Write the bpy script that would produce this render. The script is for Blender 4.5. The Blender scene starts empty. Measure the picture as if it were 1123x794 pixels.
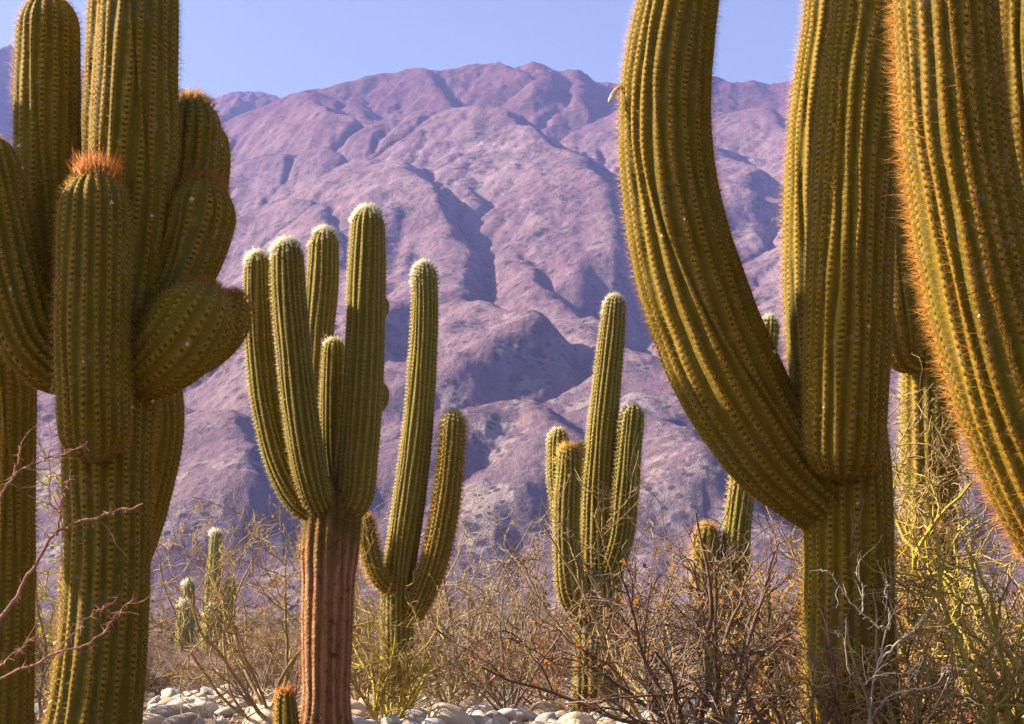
import bpy, math, random
import numpy as np
from mathutils import Vector

random.seed(7)
RNG = np.random.default_rng(7)
scene = bpy.context.scene
COL = scene.collection

# ------------------------------------------------------------------ camera
PW, PH = 1123.0, 794.0
F = 1728.0                      # focal length in photo pixels
PITCH = math.radians(9.62)
EYE = 0.8
cam_d = bpy.data.cameras.new("camera")
cam = bpy.data.objects.new("camera", cam_d)
COL.objects.link(cam)
cam.location = (0, 0, EYE)
cam.rotation_euler = (math.pi / 2 + PITCH, 0, 0)
cam_d.sensor_fit = 'HORIZONTAL'
cam_d.sensor_width = 36.0
cam_d.lens = F * 36.0 / PW
cam_d.clip_start = 0.1
cam_d.clip_end = 30000
cam_d.dof.use_dof = True
cam_d.dof.focus_distance = 9.0
cam_d.dof.aperture_fstop = 11.0
scene.camera = cam

# ------------------------------------------------------------------ light
SUN_EL = math.radians(33)
SUN_B = math.radians(12)        # how far the sun stands behind the cacti
sd = Vector((-math.cos(SUN_EL) * math.cos(SUN_B), math.cos(SUN_EL) * math.sin(SUN_B), math.sin(SUN_EL)))
sun_d = bpy.data.lights.new("sun", 'SUN')
sun_d.energy = 5.0
sun_d.angle = math.radians(0.5)
sun_d.color = (1.0, 0.88, 0.68)
sun = bpy.data.objects.new("sun", sun_d)
COL.objects.link(sun)
sun.location = (-40, 30, 60)
sun.rotation_euler = sd.to_track_quat('Z', 'Y').to_euler()

world = bpy.data.worlds.new("World")
scene.world = world
world.use_nodes = True
wn = world.node_tree
bg = wn.nodes["Background"]
sky = wn.nodes.new("ShaderNodeTexSky")
sky.sky_type = 'NISHITA'
sky.sun_disc = False
sky.sun_elevation = SUN_EL
sky.sun_rotation = math.atan2(sd.x, sd.y) % (2 * math.pi)
sky.altitude = 500
sky.air_density = 0.85
sky.dust_density = 2.6
sky.ozone_density = 0.3
wn.links.new(sky.outputs[0], bg.inputs[0])
bg.inputs[1].default_value = 0.05

vs = scene.view_settings
vs.view_transform = 'Standard'
vs.look = 'None'
vs.gamma = 1
vs.use_curve_mapping = False
vs.exposure = 2.1
scene.cycles.volume_bounces = 0
scene.cycles.max_bounces = 6
scene.cycles.use_denoising = True

HAZE_DENSITY = 0.70e-4
HAZE_COLOR = (0.31, 0.36, 0.97, 1)

# ------------------------------------------------------------------ helpers
CP, SP = math.cos(PITCH), math.sin(PITCH)


def ray(u, v):
    a, c = (u - PW / 2) / F, (PH / 2 - v) / F
    return np.array((a, CP - c * SP, SP + c * CP))


def at(u, v, Y):
    """Point seen at photo pixel (u, v) at ground distance Y."""
    d = ray(u, v)
    return np.array((0, 0, EYE)) + d * (Y / d[1])


def px2m(v, Y):
    d = ray(PW / 2, v)
    return (Y / d[1]) / F


def tag(o, label=None, cat=None, group=None, kind=None):
    if label: o["label"] = label
    if cat: o["category"] = cat
    if group: o["group"] = group
    if kind: o["kind"] = kind
    return o


def empty(name, loc, label, cat, group=None):
    o = bpy.data.objects.new(name, None)
    COL.objects.link(o)
    o.location = loc
    o.empty_display_size = 0.2
    return tag(o, label, cat, group)


def mesh_np(name, V, quads=None, tris=None, uv=None, attrs=None, smooth=True):
    V = np.asarray(V, dtype=np.float32)
    me = bpy.data.meshes.new(name)
    loops, starts, n = [], [], 0
    if quads is not None and len(quads):
        q = np.asarray(quads, dtype=np.int32)
        loops.append(q.ravel()); starts.append(np.arange(len(q)) * 4); n = len(q) * 4
    if tris is not None and len(tris):
        t = np.asarray(tris, dtype=np.int32)
        loops.append(t.ravel()); starts.append(n + np.arange(len(t)) * 3)
    loops = np.concatenate(loops); starts = np.concatenate(starts).astype(np.int32)
    me.vertices.add(len(V)); me.vertices.foreach_set("co", V.ravel())
    me.loops.add(len(loops)); me.loops.foreach_set("vertex_index", loops.astype(np.int32))
    me.polygons.add(len(starts)); me.polygons.foreach_set("loop_start", starts)
    if uv is not None:
        l = me.uv_layers.new(name="UVMap")
        l.data.foreach_set("uv", np.asarray(uv, dtype=np.float32)[loops].ravel())
    for k, a in (attrs or {}).items():
        at_ = me.attributes.new(k, 'FLOAT', 'POINT')
        at_.data.foreach_set("value", np.asarray(a, dtype=np.float32))
    me.update(calc_edges=True)
    me.validate()
    if smooth:
        me.polygons.foreach_set("use_smooth", np.ones(len(me.polygons), dtype=bool))
    return me


def link(name, me, mat, parent=None, **kw):
    o = bpy.data.objects.new(name, me)
    COL.objects.link(o)
    if mat is not None and not me.materials:
        me.materials.append(mat)
    if parent is not None:
        o.parent = parent
    return tag(o, **kw)


# ------------------------------------------------------------------ materials
class NT:
    def __init__(self, name):
        self.m = bpy.data.materials.new(name)
        self.m.use_nodes = True
        self.t = self.m.node_tree
        self.t.nodes.clear()
        self.out = self.t.nodes.new("ShaderNodeOutputMaterial")

    def n(self, typ, **kw):
        nd = self.t.nodes.new(typ)
        for k, v in kw.items():
            setattr(nd, k, v)
        return nd

    def put(self, sock, v):
        if hasattr(v, "is_output"):
            self.t.links.new(v, sock)
        else:
            sock.default_value = v

    def math(self, op, a, b=0.0, c=None):
        nd = self.n("ShaderNodeMath", operation=op)
        self.put(nd.inputs[0], a); self.put(nd.inputs[1], b)
        if c is not None: self.put(nd.inputs[2], c)
        return nd.outputs[0]

    def mix(self, f, a, b):
        nd = self.n("ShaderNodeMix", data_type='RGBA')
        self.put(nd.inputs[0], f); self.put(nd.inputs[6], a); self.put(nd.inputs[7], b)
        return nd.outputs[2]

    def noise(self, vec, scale, detail=4, rough=0.6):
        nd = self.n("ShaderNodeTexNoise")
        if vec is not None: self.put(nd.inputs["Vector"], vec)
        nd.inputs["Scale"].default_value = scale
        nd.inputs["Detail"].default_value = detail
        nd.inputs["Roughness"].default_value = rough
        return nd.outputs[0]

    def ramp(self, f, lo, hi):
        nd = self.n("ShaderNodeMapRange", clamp=True)
        self.put(nd.inputs[0], f)
        nd.inputs[1].default_value = lo; nd.inputs[2].default_value = hi
        return nd.outputs[0]

    def bump(self, h, strength, dist):
        nd = self.n("ShaderNodeBump")
        nd.inputs["Strength"].default_value = strength
        nd.inputs["Distance"].default_value = dist
        self.put(nd.inputs["Height"], h)
        return nd.outputs[0]

    def coord(self, which="Object"):
        return self.n("ShaderNodeTexCoord").outputs[which]

    def attr(self, name):
        return self.n("ShaderNodeAttribute", attribute_name=name).outputs["Fac"]

    def princ(self, col, rough=0.8, normal=None, spec=0.2):
        p = self.n("ShaderNodeBsdfPrincipled")
        self.put(p.inputs["Base Color"], col)
        self.put(p.inputs["Roughness"], rough)
        p.inputs["Specular IOR Level"].default_value = spec
        if normal is not None: self.put(p.inputs["Normal"], normal)
        return p.outputs[0]

    def done(self, sh):
        self.t.links.new(sh, self.out.inputs["Surface"])
        return self.m


def c4(r, g, b):
    return (r, g, b, 1.0)


def mat_cactus(name, skin, skin2, crest, areole, bark=c4(.16, .07, .03), crest_w=0.32):
    m = NT(name)
    uv = m.n("ShaderNodeSeparateXYZ")
    m.t.links.new(m.coord("UV"), uv.inputs[0])
    u, v = uv.outputs[0], uv.outputs[1]
    fu = m.math('ABSOLUTE', m.math('SUBTRACT', m.math('FRACT', m.math('ADD', u, 0.5)), 0.5))   # 0 crest .5 groove
    fv = m.math('ABSOLUTE', m.math('SUBTRACT', m.math('FRACT', m.math('ADD', v, 0.5)), 0.5))
    ob = m.coord("Object")
    n1 = m.noise(ob, 6, 4, 0.65)
    n2 = m.noise(ob, 60, 3, 0.6)
    n3 = m.noise(ob, 22, 4, 0.7)
    rnd = m.n("ShaderNodeObjectInfo").outputs["Random"]
    base = m.mix(m.ramp(m.math('ADD', n1, m.math('MULTIPLY', m.math('SUBTRACT', rnd, .5), .35)), 0.32, 0.68), skin, skin2)
    big = m.noise(ob, 1.7, 5, .7)
    base = m.mix(m.math('MULTIPLY', m.ramp(big, .55, .72), .55), base, c4(.16, .10, .03))
    base = m.mix(m.math('MULTIPLY', m.ramp(big, .48, .30), .45), base, c4(.12, .125, .06))
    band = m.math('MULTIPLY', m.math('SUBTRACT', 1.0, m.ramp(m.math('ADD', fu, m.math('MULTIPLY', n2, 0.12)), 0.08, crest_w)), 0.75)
    base = m.mix(band, base, crest)  # golden crests, lightened in colour to stand in for sun catching the ribs
    d = m.math('SQRT', m.math('ADD', m.math('POWER', m.math('MULTIPLY', fu, 1.15), 2.0), m.math('POWER', m.math('MULTIPLY', fv, 0.62), 2.0)))
    spot = m.math('MULTIPLY', m.math('SUBTRACT', 1.0, m.ramp(m.math('ADD', d, m.math('MULTIPLY', m.math('SUBTRACT', n3, .5), .25)), 0.10, 0.22)), .9)
    base = m.mix(spot, base, areole)
    scar = m.math('MULTIPLY', m.ramp(n3, 0.57, 0.66), 0.75)
    base = m.mix(scar, base, c4(.21, .145, .075))
    age = m.ramp(m.math('ADD', m.attr("age"), m.math('MULTIPLY', m.math('SUBTRACT', n3, 0.5), 0.9)), 0.35, 0.75)
    barkc = m.mix(m.ramp(n2, .35, .7), bark, c4(bark[0] * 2.0, bark[1] * 2.0, bark[2] * 1.9))
    base = m.mix(age, base, barkc)
    nrm = m.bump(m.math('ADD', n2, m.math('MULTIPLY', n3, 0.6)), 0.5, 0.006)
    return m.done(m.princ(base, 0.72, nrm, 0.10))


def mat_spine(name, col, col2, trans=0.35):
    m = NT(name)
    f = m.noise(m.coord("Object"), 40, 2)
    c = m.mix(m.ramp(f, .35, .65), col, col2)
    a = m.princ(c, 0.5, None, 0.4)
    t = m.n("ShaderNodeBsdfTranslucent"); m.put(t.inputs[0], c)
    mx = m.n("ShaderNodeMixShader"); mx.inputs[0].default_value = trans
    m.t.links.new(a, mx.inputs[1]); m.t.links.new(t.outputs[0], mx.inputs[2])
    return m.done(mx.outputs[0])


def mat_bark(name, a, b, scale=30, rough=0.85):
    m = NT(name)
    ob = m.coord("Object")
    n = m.noise(ob, scale, 4, .7)
    n2 = m.noise(ob, 3, 3)
    c = m.mix(m.ramp(m.math('ADD', m.math('MULTIPLY', n, .6), m.math('MULTIPLY', n2, .4)), .38, .62), a, b)
    return m.done(m.princ(c, rough, m.bump(n, .6, .004), .15))


def mat_leaf(name, a, b):
    m = NT(name)
    f = m.noise(m.coord("Object"), 9, 2)
    c = m.mix(m.ramp(f, .35, .65), a, b)
    d = m.n("ShaderNodeBsdfDiffuse"); m.put(d.inputs[0], c)
    t = m.n("ShaderNodeBsdfTranslucent"); m.put(t.inputs[0], c)
    mx = m.n("ShaderNodeMixShader"); mx.inputs[0].default_value = .45
    m.t.links.new(d.outputs[0], mx.inputs[1]); m.t.links.new(t.outputs[0], mx.inputs[2])
    return m.done(mx.outputs[0])


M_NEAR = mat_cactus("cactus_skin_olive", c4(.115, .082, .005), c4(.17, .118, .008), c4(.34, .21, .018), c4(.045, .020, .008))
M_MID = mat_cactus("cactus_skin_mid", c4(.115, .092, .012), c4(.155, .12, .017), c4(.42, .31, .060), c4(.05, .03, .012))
M_FAR = mat_cactus("cactus_skin_far", c4(.18, .17, .04), c4(.22, .20, .06), c4(.30, .26, .12), c4(.10, .08, .04))
def mat_old_bark(name):
    m = NT(name)
    uv = m.n("ShaderNodeSeparateXYZ"); m.t.links.new(m.coord("UV"), uv.inputs[0])
    fu = m.math('ABSOLUTE', m.math('SUBTRACT', m.math('FRACT', m.math('ADD', uv.outputs[0], 0.5)), 0.5))
    ob = m.coord("Object")
    mp = m.n("ShaderNodeMapping"); mp.inputs["Scale"].default_value = (1, 1, .28); m.t.links.new(ob, mp.inputs[0])
    st = mp.outputs[0]
    n1 = m.noise(ob, 4, 5, .7); n2 = m.noise(st, 40, 5, .75); n3 = m.noise(ob, 18, 5, .7)
    c = m.mix(m.ramp(n2, .35, .65), c4(.27, .105, .04), c4(.48, .23, .105))
    c = m.mix(m.math('MULTIPLY', m.math('SUBTRACT', 1.0, m.ramp(m.math('ADD', fu, m.math('MULTIPLY', n3, .3)), .15, .42)), .8), c, c4(.64, .42, .27))
    c = m.mix(m.math('MULTIPLY', m.ramp(n3, .56, .66), .75), c, c4(.07, .030, .018))
    c = m.mix(m.math('MULTIPLY', m.ramp(n1, .56, .70), .7), c, c4(.34, .27, .22))
    sx = m.n("ShaderNodeSeparateXYZ"); m.t.links.new(ob, sx.inputs[0])
    up = m.ramp(m.math('ADD', sx.outputs[2], m.math('MULTIPLY', m.math('SUBTRACT', n1, .5), 1.2)), 1.22, 1.55)
    c = m.mix(m.math('MULTIPLY', up, .85), c, c4(.15, .115, .02))
    nrm = m.bump(m.math('ADD', n2, m.math('MULTIPLY', n3, 1.5)), 1.0, .035)
    return m.done(m.princ(c, .9, nrm, .08))


M_RED = mat_old_bark("cactus_red_bark")
S_GOLD = mat_spine("spine_gold", c4(.80, .56, .14), c4(.62, .32, .05), .5)
S_ORANGE = mat_spine("spine_orange", c4(.75, .30, .03), c4(.5, .16, .02), .5)
S_PALE = mat_spine("spine_pale", c4(.82, .70, .38), c4(.70, .54, .20), .5)
S_WHITE = mat_spine("wool_white", c4(.85, .80, .66), c4(.78, .70, .50), .4)

B_DARK = mat_bark("twig_dark", c4(.10, .055, .035), c4(.20, .125, .085))
B_GREY = mat_bark("twig_grey", c4(.16, .115, .095), c4(.31, .235, .19))
B_PALE = mat_bark("twig_pale", c4(.22, .17, .13), c4(.50, .44, .39), 60)
B_GREEN = mat_bark("twig_green", c4(.34, .25, .03), c4(.52, .39, .08))
B_RED = mat_bark("twig_reddish", c4(.22, .07, .045), c4(.42, .24, .17))
B_TAN = mat_bark("twig_tan", c4(.19, .12, .05), c4(.46, .32, .14))
L_ORANGE = mat_leaf("leaf_orange", c4(.50, .20, .03), c4(.34, .15, .05))
L_YELLOW = mat_leaf("leaf_yellow", c4(.42, .36, .05), c4(.28, .28, .05))
L_BROWN = mat_leaf("leaf_brown", c4(.24, .15, .09), c4(.33, .22, .13))

# ------------------------------------------------------------------ value noise in numpy
def vnoise(x, y, seed=0):
    xi, yi = np.floor(x).astype(np.int64), np.floor(y).astype(np.int64)
    fx, fy = x - xi, y - yi
    fx = fx * fx * fx * (fx * (fx * 6 - 15) + 10); fy = fy * fy * fy * (fy * (fy * 6 - 15) + 10)

    def h(a, b):
        n = (a * 374761393 + b * 668265263 + seed * 974634541) & 0x7fffffff
        n = ((n ^ (n >> 13)) * 1274126177) & 0x7fffffff
        n = n ^ (n >> 16)
        return (n & 0xffff) / 65535.0 * 2 - 1
    a, b, c, d = h(xi, yi), h(xi + 1, yi), h(xi, yi + 1), h(xi + 1, yi + 1)
    return (a * (1 - fx) + b * fx) * (1 - fy) + (c * (1 - fx) + d * fx) * fy


def fbm(x, y, octv=5, seed=0, gain=.5, ridged=False):
    s, a, t = 0, 1.0, 0
    for k in range(octv):
        n = vnoise(x * 2 ** k + 17.3 * k, y * 2 ** k - 9.1 * k, seed + k)
        s = s + a * ((1 - 2 * np.abs(n)) if ridged else n); t += a; a *= gain
    return s / t


# ------------------------------------------------------------------ ground
def build_ground():
    ys = np.concatenate([np.linspace(-60, 8, 50), np.linspace(8.3, 40, 230), np.geomspace(40.5, 2600, 130)])
    nx = 220
    t = np.linspace(-1, 1, nx)
    V = []
    for y in ys:
        w = max(14, abs(y) * 0.62 + 10) if y < 60 else y * 1.3 - 30
        w = max(w, 14)
        V.append(np.stack([t * w, np.full(nx, y), np.zeros(nx)], 1))
    V = np.array(V)
    X, Y = V[..., 0], V[..., 1]
    near = np.clip(1 - Y / 120, 0, 1)
    V[..., 2] = fbm(X * .35, Y * .35, 4, 5) * .07 * near + fbm(X * 2.2, Y * 2.2, 3, 9) * .02 * near
    V[..., 2] += np.clip((Y - 60) / 900, 0, 3) * 2.0
    n = len(ys)
    i = np.arange(n * nx).reshape(n, nx)
    q = np.stack([i[:-1, :-1], i[:-1, 1:], i[1:, 1:], i[1:, :-1]], -1).reshape(-1, 4)
    me = mesh_np("ground", V.reshape(-1, 3), quads=q)
    m = NT("dry_gravel_ground")
    ob = m.coord("Object")
    vor = m.n("ShaderNodeTexVoronoi"); vor.inputs["Scale"].default_value = 14
    m.t.links.new(ob, vor.inputs["Vector"])
    n1 = m.noise(ob, 1.2, 5, .65); n2 = m.noise(ob, 30, 4, .7)
    c = m.mix(m.ramp(n1, .35, .65), c4(.085, .058, .042), c4(.14, .10, .075))
    c = m.mix(m.math('MULTIPLY', m.ramp(n2, .45, .7), .6), c, c4(.30, .24, .20))
    nrm = m.bump(m.math('ADD', m.math('MULTIPLY', vor.outputs[0], -1.0), n2), .8, .03)
    link("ground", me, m.done(m.princ(c, .95, nrm, .05)), kind="structure")
    return V


def gz(x, y):
    near = np.clip(1 - y / 120, 0, 1)
    return float(fbm(np.array([x * .35]), np.array([y * .35]), 4, 5)[0] * .07 * near + fbm(np.array([x * 2.2]), np.array([y * 2.2]), 3, 9)[0] * .02 * near + np.clip((y - 60) / 900, 0, 3) * 2.0)


build_ground()

# ------------------------------------------------------------------ mountain
Y0, YC = 1300.0, 4800.0


def ramp_h(y):
    t = np.clip((y - Y0) / (YC - Y0), -0.2, 1.0)
    return np.sign(t) * np.abs(t) ** 1.22 * 1690 - np.clip(y - YC, 0, None) * .45


def hit_ramp(u, v):
    d = ray(u, v)
    ys = np.linspace(1310, 4800, 800)
    g = ramp_h(ys) - (EYE + d[2] / d[1] * ys)
    k = np.argmax(g > 0) if (g > 0).any() else len(ys) - 1
    return np.array((d[0] / d[1] * ys[k], ys[k]))


SPURS = [  # photo polyline, height above the slope, fall-off left, fall-off right / front
    ([(430, 92), (468, 104), (512, 150)], 70, .35, 1.1),
    ([(528, 74), (545, 95), (583, 120)], 95, .30, 1.2),
    ([(592, 78), (604, 104), (614, 132)], 90, .35, 1.3),
    ([(628, 88), (637, 112), (647, 142)], 80, .35, 1.3),
    ([(520, 168), (560, 196), (600, 222), (642, 254), (668, 292), (690, 340)], 120, .28, 1.2),
    ([(400, 222), (452, 250), (482, 276), (505, 322), (522, 384)], 100, .28, 1.2),
    ([(415, 172), (444, 194)], 60, .3, 1.2),
    ([(330, 130), (360, 150), (395, 165)], 60, .3, 1.0),
    ([(280, 170), (330, 176), (370, 188)], 55, .3, 1.1),
    ([(395, 480), (450, 436), (500, 417), (552, 440), (604, 478)], 130, .30, 1.3),
    ([(160, 425), (225, 432), (290, 470), (330, 520)], 95, .30, 1.2),
    ([(150, 500), (205, 520), (245, 570), (275, 640)], 80, .30, 1.2),
    ([(500, 590), (560, 560), (610, 556), (650, 600)], 70, .3, 1.4),
    ([(300, 350), (370, 330), (430, 360)], 70, .3, 1.0),
    ([(700, 150), (760, 180), (790, 205)], 70, .3, 1.1),
    ([(770, 205), (805, 212), (842, 238)], 80, .3, 1.3),
    ([(770, 250), (800, 246), (836, 262)], 60, .3, 1.3),
    ([(560, 330), (600, 360), (640, 420), (660, 480)], 90, .3, 1.1),
    ([(660, 470), (720, 480), (790, 530)], 90, .3, 1.2),
    ([(240, 250), (300, 240), (350, 262), (380, 300)], 70, .3, 1.0),
    ([(520, 260), (560, 290), (580, 330)], 70, .3, 1.1),
    ([(850, 150), (900, 200), (960, 260)], 80, .3, 1.1),
    ([(960, 330), (1020, 380), (1090, 420)], 90, .3, 1.1),
    ([(60, 250), (20, 300), (-40, 400)], 90, .3, 1.1),
    ([(700, 560), (760, 580), (800, 620)], 60, .3, 1.2),
    ([(1000, 480), (1060, 520), (1120, 600)], 80, .3, 1.2),
]
CREST = [(-400, 260), (-200, 220), (0, 185), (150, 160), (245, 136), (300, 112), (345, 98), (400, 86), (460, 77), (520, 73),
         (560, 73), (585, 70), (610, 78), (640, 84), (680, 90), (720, 86), (760, 84), (800, 89), (830, 92), (870, 90),
         (950, 96), (1123, 112), (1400, 150), (1700, 190)]
REAR = [(-400, 40), (-100, 45), (0, 55), (60, 74), (120, 86), (200, 96), (235, 107), (255, 103), (275, 101), (300, 107), (340, 116), (420, 130)]


def build_mountain():
    cell = 17.0
    xs = np.arange(-2900, 2900, cell); ys = np.arange(1000, 5500, cell)
    X, Y = np.meshgrid(xs, ys)
    H = ramp_h(Y)
    wx = X + fbm(X / 420, Y / 420, 4, 31) * 110; wy = Y + fbm(X / 420 + 5, Y / 420, 4, 37) * 110
    H = H + fbm(wx / 900, wy / 900, 5, 3, .5, True) * 58 + fbm(wx / 330, wy / 330, 4, 11, .5, True) * 12
    add = np.zeros_like(H)
    wx = X + fbm(X / 160, Y / 160, 3, 61) * 30; wy = Y + fbm(X / 160, Y / 160, 3, 67) * 30
    for pl, amp, fl, fr in SPURS:
        P = np.array([hit_ramp(*p) for p in pl])
        best = np.full(H.shape, -1e9)
        for a, b in zip(P[:-1], P[1:]):
            ab = b - a; L2 = max(ab @ ab, 1)
            t = np.clip(((wx - a[0]) * ab[0] + (wy - a[1]) * ab[1]) / L2, 0, 1)
            dx, dy = wx - (a[0] + ab[0] * t), wy - (a[1] + ab[1] * t)
            d = np.hypot(dx, dy)
            # away from the sun (right and towards the viewer) the flank is steep
            side = (dx * .86 - dy * .5) / np.maximum(d, 1)
            k = fl + (fr - fl) * np.clip(side * .9 + .35, 0, 1)
            best = np.maximum(best, amp - d * k)
        add = np.maximum(add, best)
    H = H + np.maximum(add, 0)
    # stream-power erosion
    ny, nx = H.shape
    n = ny * nx
    idx = np.arange(n).reshape(ny, nx)
    offs = [(-1, -1), (-1, 0), (-1, 1), (0, -1), (0, 1), (1, -1), (1, 0), (1, 1)]
    H += RNG.normal(0, 1.0, H.shape)
    for it in range(22):
        best = np.zeros_like(H); rec = idx.copy()
        Hp = np.pad(H, 1, mode='edge')
        ip = np.pad(idx, 1, mode='edge')
        for oy, ox in offs:
            dist = cell * math.hypot(oy, ox)
            s = (H - Hp[1 + oy:1 + oy + ny, 1 + ox:1 + ox + nx]) / dist
            mk = s > best
            best[mk] = s[mk]; rec[mk] = ip[1 + oy:1 + oy + ny, 1 + ox:1 + ox + nx][mk]
        order = np.argsort(-H.ravel())
        r = rec.ravel()
        area = [1.0] * n
        ro = r[order].tolist()
        for i, j in zip(order.tolist(), ro):
            if i != j: area[j] += area[i]
        A = np.array(area).reshape(ny, nx)
        K = 0.24 * np.minimum(A, 900) ** .45 * best
        dz = np.minimum(K, .45 * best * cell)
        H = H - dz
        Hp = np.pad(H, 1, mode='edge')
        lap = Hp[:-2, 1:-1] + Hp[2:, 1:-1] + Hp[1:-1, :-2] + Hp[1:-1, 2:] - 4 * H
        H = H + lap * .022
    # final sheet, fanned out along the sight lines so that detail is even
    na, nr = 900, 900
    a = np.linspace(-.5, .5, na)
    yy = 1060 + (np.linspace(0, 1, nr) ** 1.15) * (5450 - 1060)
    AA, YY = np.meshgrid(a, yy)
    XX = AA * YY
    fx = np.clip((XX - xs[0]) / cell, 1, nx - 3); fy = np.clip((YY - ys[0]) / cell, 1, ny - 3)
    ix, iy = fx.astype(int), fy.astype(int); tx, ty = fx - ix, fy - iy

    def cub(p0, p1, p2, p3, t):
        return p1 + .5 * t * (p2 - p0 + t * (2 * p0 - 5 * p1 + 4 * p2 - p3 + t * (3 * (p1 - p2) + p3 - p0)))
    rows = []
    for k in range(-1, 3):
        rows.append(cub(*[H[iy + k, ix + j] for j in range(-1, 3)], tx))
    Z = cub(*rows, ty)
    qx = XX + fbm(XX / 70, YY / 70, 3, 171) * 22; qy = YY + fbm(XX / 70 + 9, YY / 70, 3, 173) * 22
    Z += fbm(qx / 210, qy / 210, 6, 71, .5) * 13 + fbm(qx / 80, qy / 80, 5, 77, .62, True) * 5.0 + fbm(XX / 22, YY / 22, 3, 79) * 2.5
    Z += np.clip((Z - 1300) / 300, 0, 1) * (fbm(qx / 120, qy / 120, 5, 85, .62, True) * 12)
    # fit the skyline
    cr = np.array([(ray(u, v)[0] / ray(u, v)[1], ray(u, v)[2] / ray(u, v)[1]) for u, v in CREST])
    tgt = np.interp(a, cr[:, 0], cr[:, 1])
    got = ((Z - EYE) / YY).max(0)
    ker = np.hanning(61); ker /= ker.sum()
    gs = np.convolve(np.pad(got, 30, mode='edge'), ker, 'valid')
    fac = tgt / gs
    Z = Z * fac[None, :]
    sm = np.clip((YY - 1080) / 420, 0, 1); sm = sm * sm * (3 - 2 * sm)
    Z = Z * sm - 12 * (1 - sm) + 4
    i = np.arange(na * nr).reshape(nr, na)
    q = np.stack([i[:-1, :-1], i[:-1, 1:], i[1:, 1:], i[1:, :-1]], -1).reshape(-1, 4)
    me = mesh_np("mountain", np.stack([XX, YY, Z], -1).reshape(-1, 3), quads=q)
    m = NT("mountain_rock")
    ob = m.coord("Object")
    n1 = m.noise(ob, .0022, 8, .66); n2 = m.noise(ob, .013, 8, .75); n3 = m.noise(ob, .06, 5, .75)
    c = m.mix(m.ramp(n1, .38, .62), c4(.162, .092, .112), c4(.24, .158, .168))
    c = m.mix(m.math('MULTIPLY', m.ramp(n2, .47, .60), .75), c, c4(.09, .055, .067))
    c = m.mix(m.math('MULTIPLY', m.ramp(n3, .55, .66), .55), c, c4(.06, .042, .045))
    sx = m.n("ShaderNodeSeparateXYZ"); m.t.links.new(ob, sx.inputs[0])
    mp = m.n("ShaderNodeMapping"); mp.inputs["Scale"].default_value = (1, .22, .22); m.t.links.new(ob, mp.inputs[0])
    streak = m.noise(mp.outputs[0], .022, 7, .8)
    c = m.mix(m.math('MULTIPLY', m.ramp(streak, .50, .60), .55), c, c4(.075, .045, .055))
    c = m.mix(m.math('MULTIPLY', m.ramp(streak, .47, .38), .45), c, c4(.27, .20, .195))
    low = m.math('SUBTRACT', 1.0, m.ramp(m.math('ADD', sx.outputs[2], m.math('MULTIPLY', n1, 500)), 420, 640))
    pale = m.math('MULTIPLY', m.ramp(m.math('ADD', n2, m.math('MULTIPLY', low, .06)), .57, .63), m.math('ADD', .2, m.math('MULTIPLY', low, .35)))
    c = m.mix(m.math('MULTIPLY', low, .5), c, c4(.105, .072, .082))  # lower slopes darkened in colour, standing in for shadow areas
    c = m.mix(pale, c, c4(.33, .265, .25))
    for sc_, k_ in ((.075, .9), (.033, .8)):
        vo = m.n("ShaderNodeTexVoronoi"); vo.inputs["Scale"].default_value = sc_; m.t.links.new(ob, vo.inputs["Vector"])
        c = m.mix(m.math('MULTIPLY', m.math('SUBTRACT', 1.0, m.ramp(vo.outputs[0], .24, .36)), m.math('MULTIPLY', m.ramp(n2, .44, .58), k_)), c, c4(.035, .026, .028))
    c = m.mix(m.math('MULTIPLY', m.ramp(m.math('ADD', sx.outputs[2], m.math('MULTIPLY', n2, 500)), 1350, 1800), .72), c, c4(.085, .032, .042))
    nrm = m.bump(m.math('ADD', n2, m.math('MULTIPLY', n3, .4)), 1.0, 14.0)
    rock = m.done(m.princ(c, .95, nrm, .03))
    link("mountain", me, rock, kind="structure")
    # rear range
    rr = np.array([(ray(u, v)[0] / ray(u, v)[1], ray(u, v)[2] / ray(u, v)[1]) for u, v in REAR])
    a = np.linspace(-.52, -.05, 420); yy = np.linspace(5480, 6900, 130)
    AA, YY = np.meshgrid(a, yy)
    XX = AA * YY
    t = np.interp(a, rr[:, 0], rr[:, 1])[None, :]
    cy = 6300.0
    Z = t * cy + EYE - np.abs(YY - cy) * .55 + fbm(XX / 300, YY / 300, 6, 91, .5, True) * 110 * np.clip(np.abs(YY - cy) / 300, .22, 1) + fbm(XX / 60, YY / 60, 3, 97) * 10
    i = np.arange(AA.size).reshape(AA.shape)
    q = np.stack([i[:-1, :-1], i[:-1, 1:], i[1:, 1:], i[1:, :-1]], -1).reshape(-1, 4)
    link("mountain_range", mesh_np("mountain_range", np.stack([XX, YY, Z], -1).reshape(-1, 3), quads=q), rock, kind="structure")


build_mountain()

# ------------------------------------------------------------------ haze
def build_haze():
    x0, x1, y0, y1, z0, z1 = -4200, 4200, -400, 6950, -520, 2330
    V = [(x, y, z) for z in (z0, z1) for y in (y0, y1) for x in (x0, x1)]
    Q = [(0, 2, 3, 1), (4, 5, 7, 6), (0, 1, 5, 4), (2, 6, 7, 3), (0, 4, 6, 2), (1, 3, 7, 5)]
    me = mesh_np("haze", V, quads=Q, smooth=False)
    m = NT("haze_air")
    v = m.n("ShaderNodeVolumePrincipled")
    v.inputs["Color"].default_value = HAZE_COLOR
    v.inputs["Density"].default_value = HAZE_DENSITY
    v.inputs["Anisotropy"].default_value = 0.0
    m.t.links.new(v.outputs[0], m.out.inputs["Volume"])
    link("haze", me, m.m, kind="stuff")


build_haze()

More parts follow.
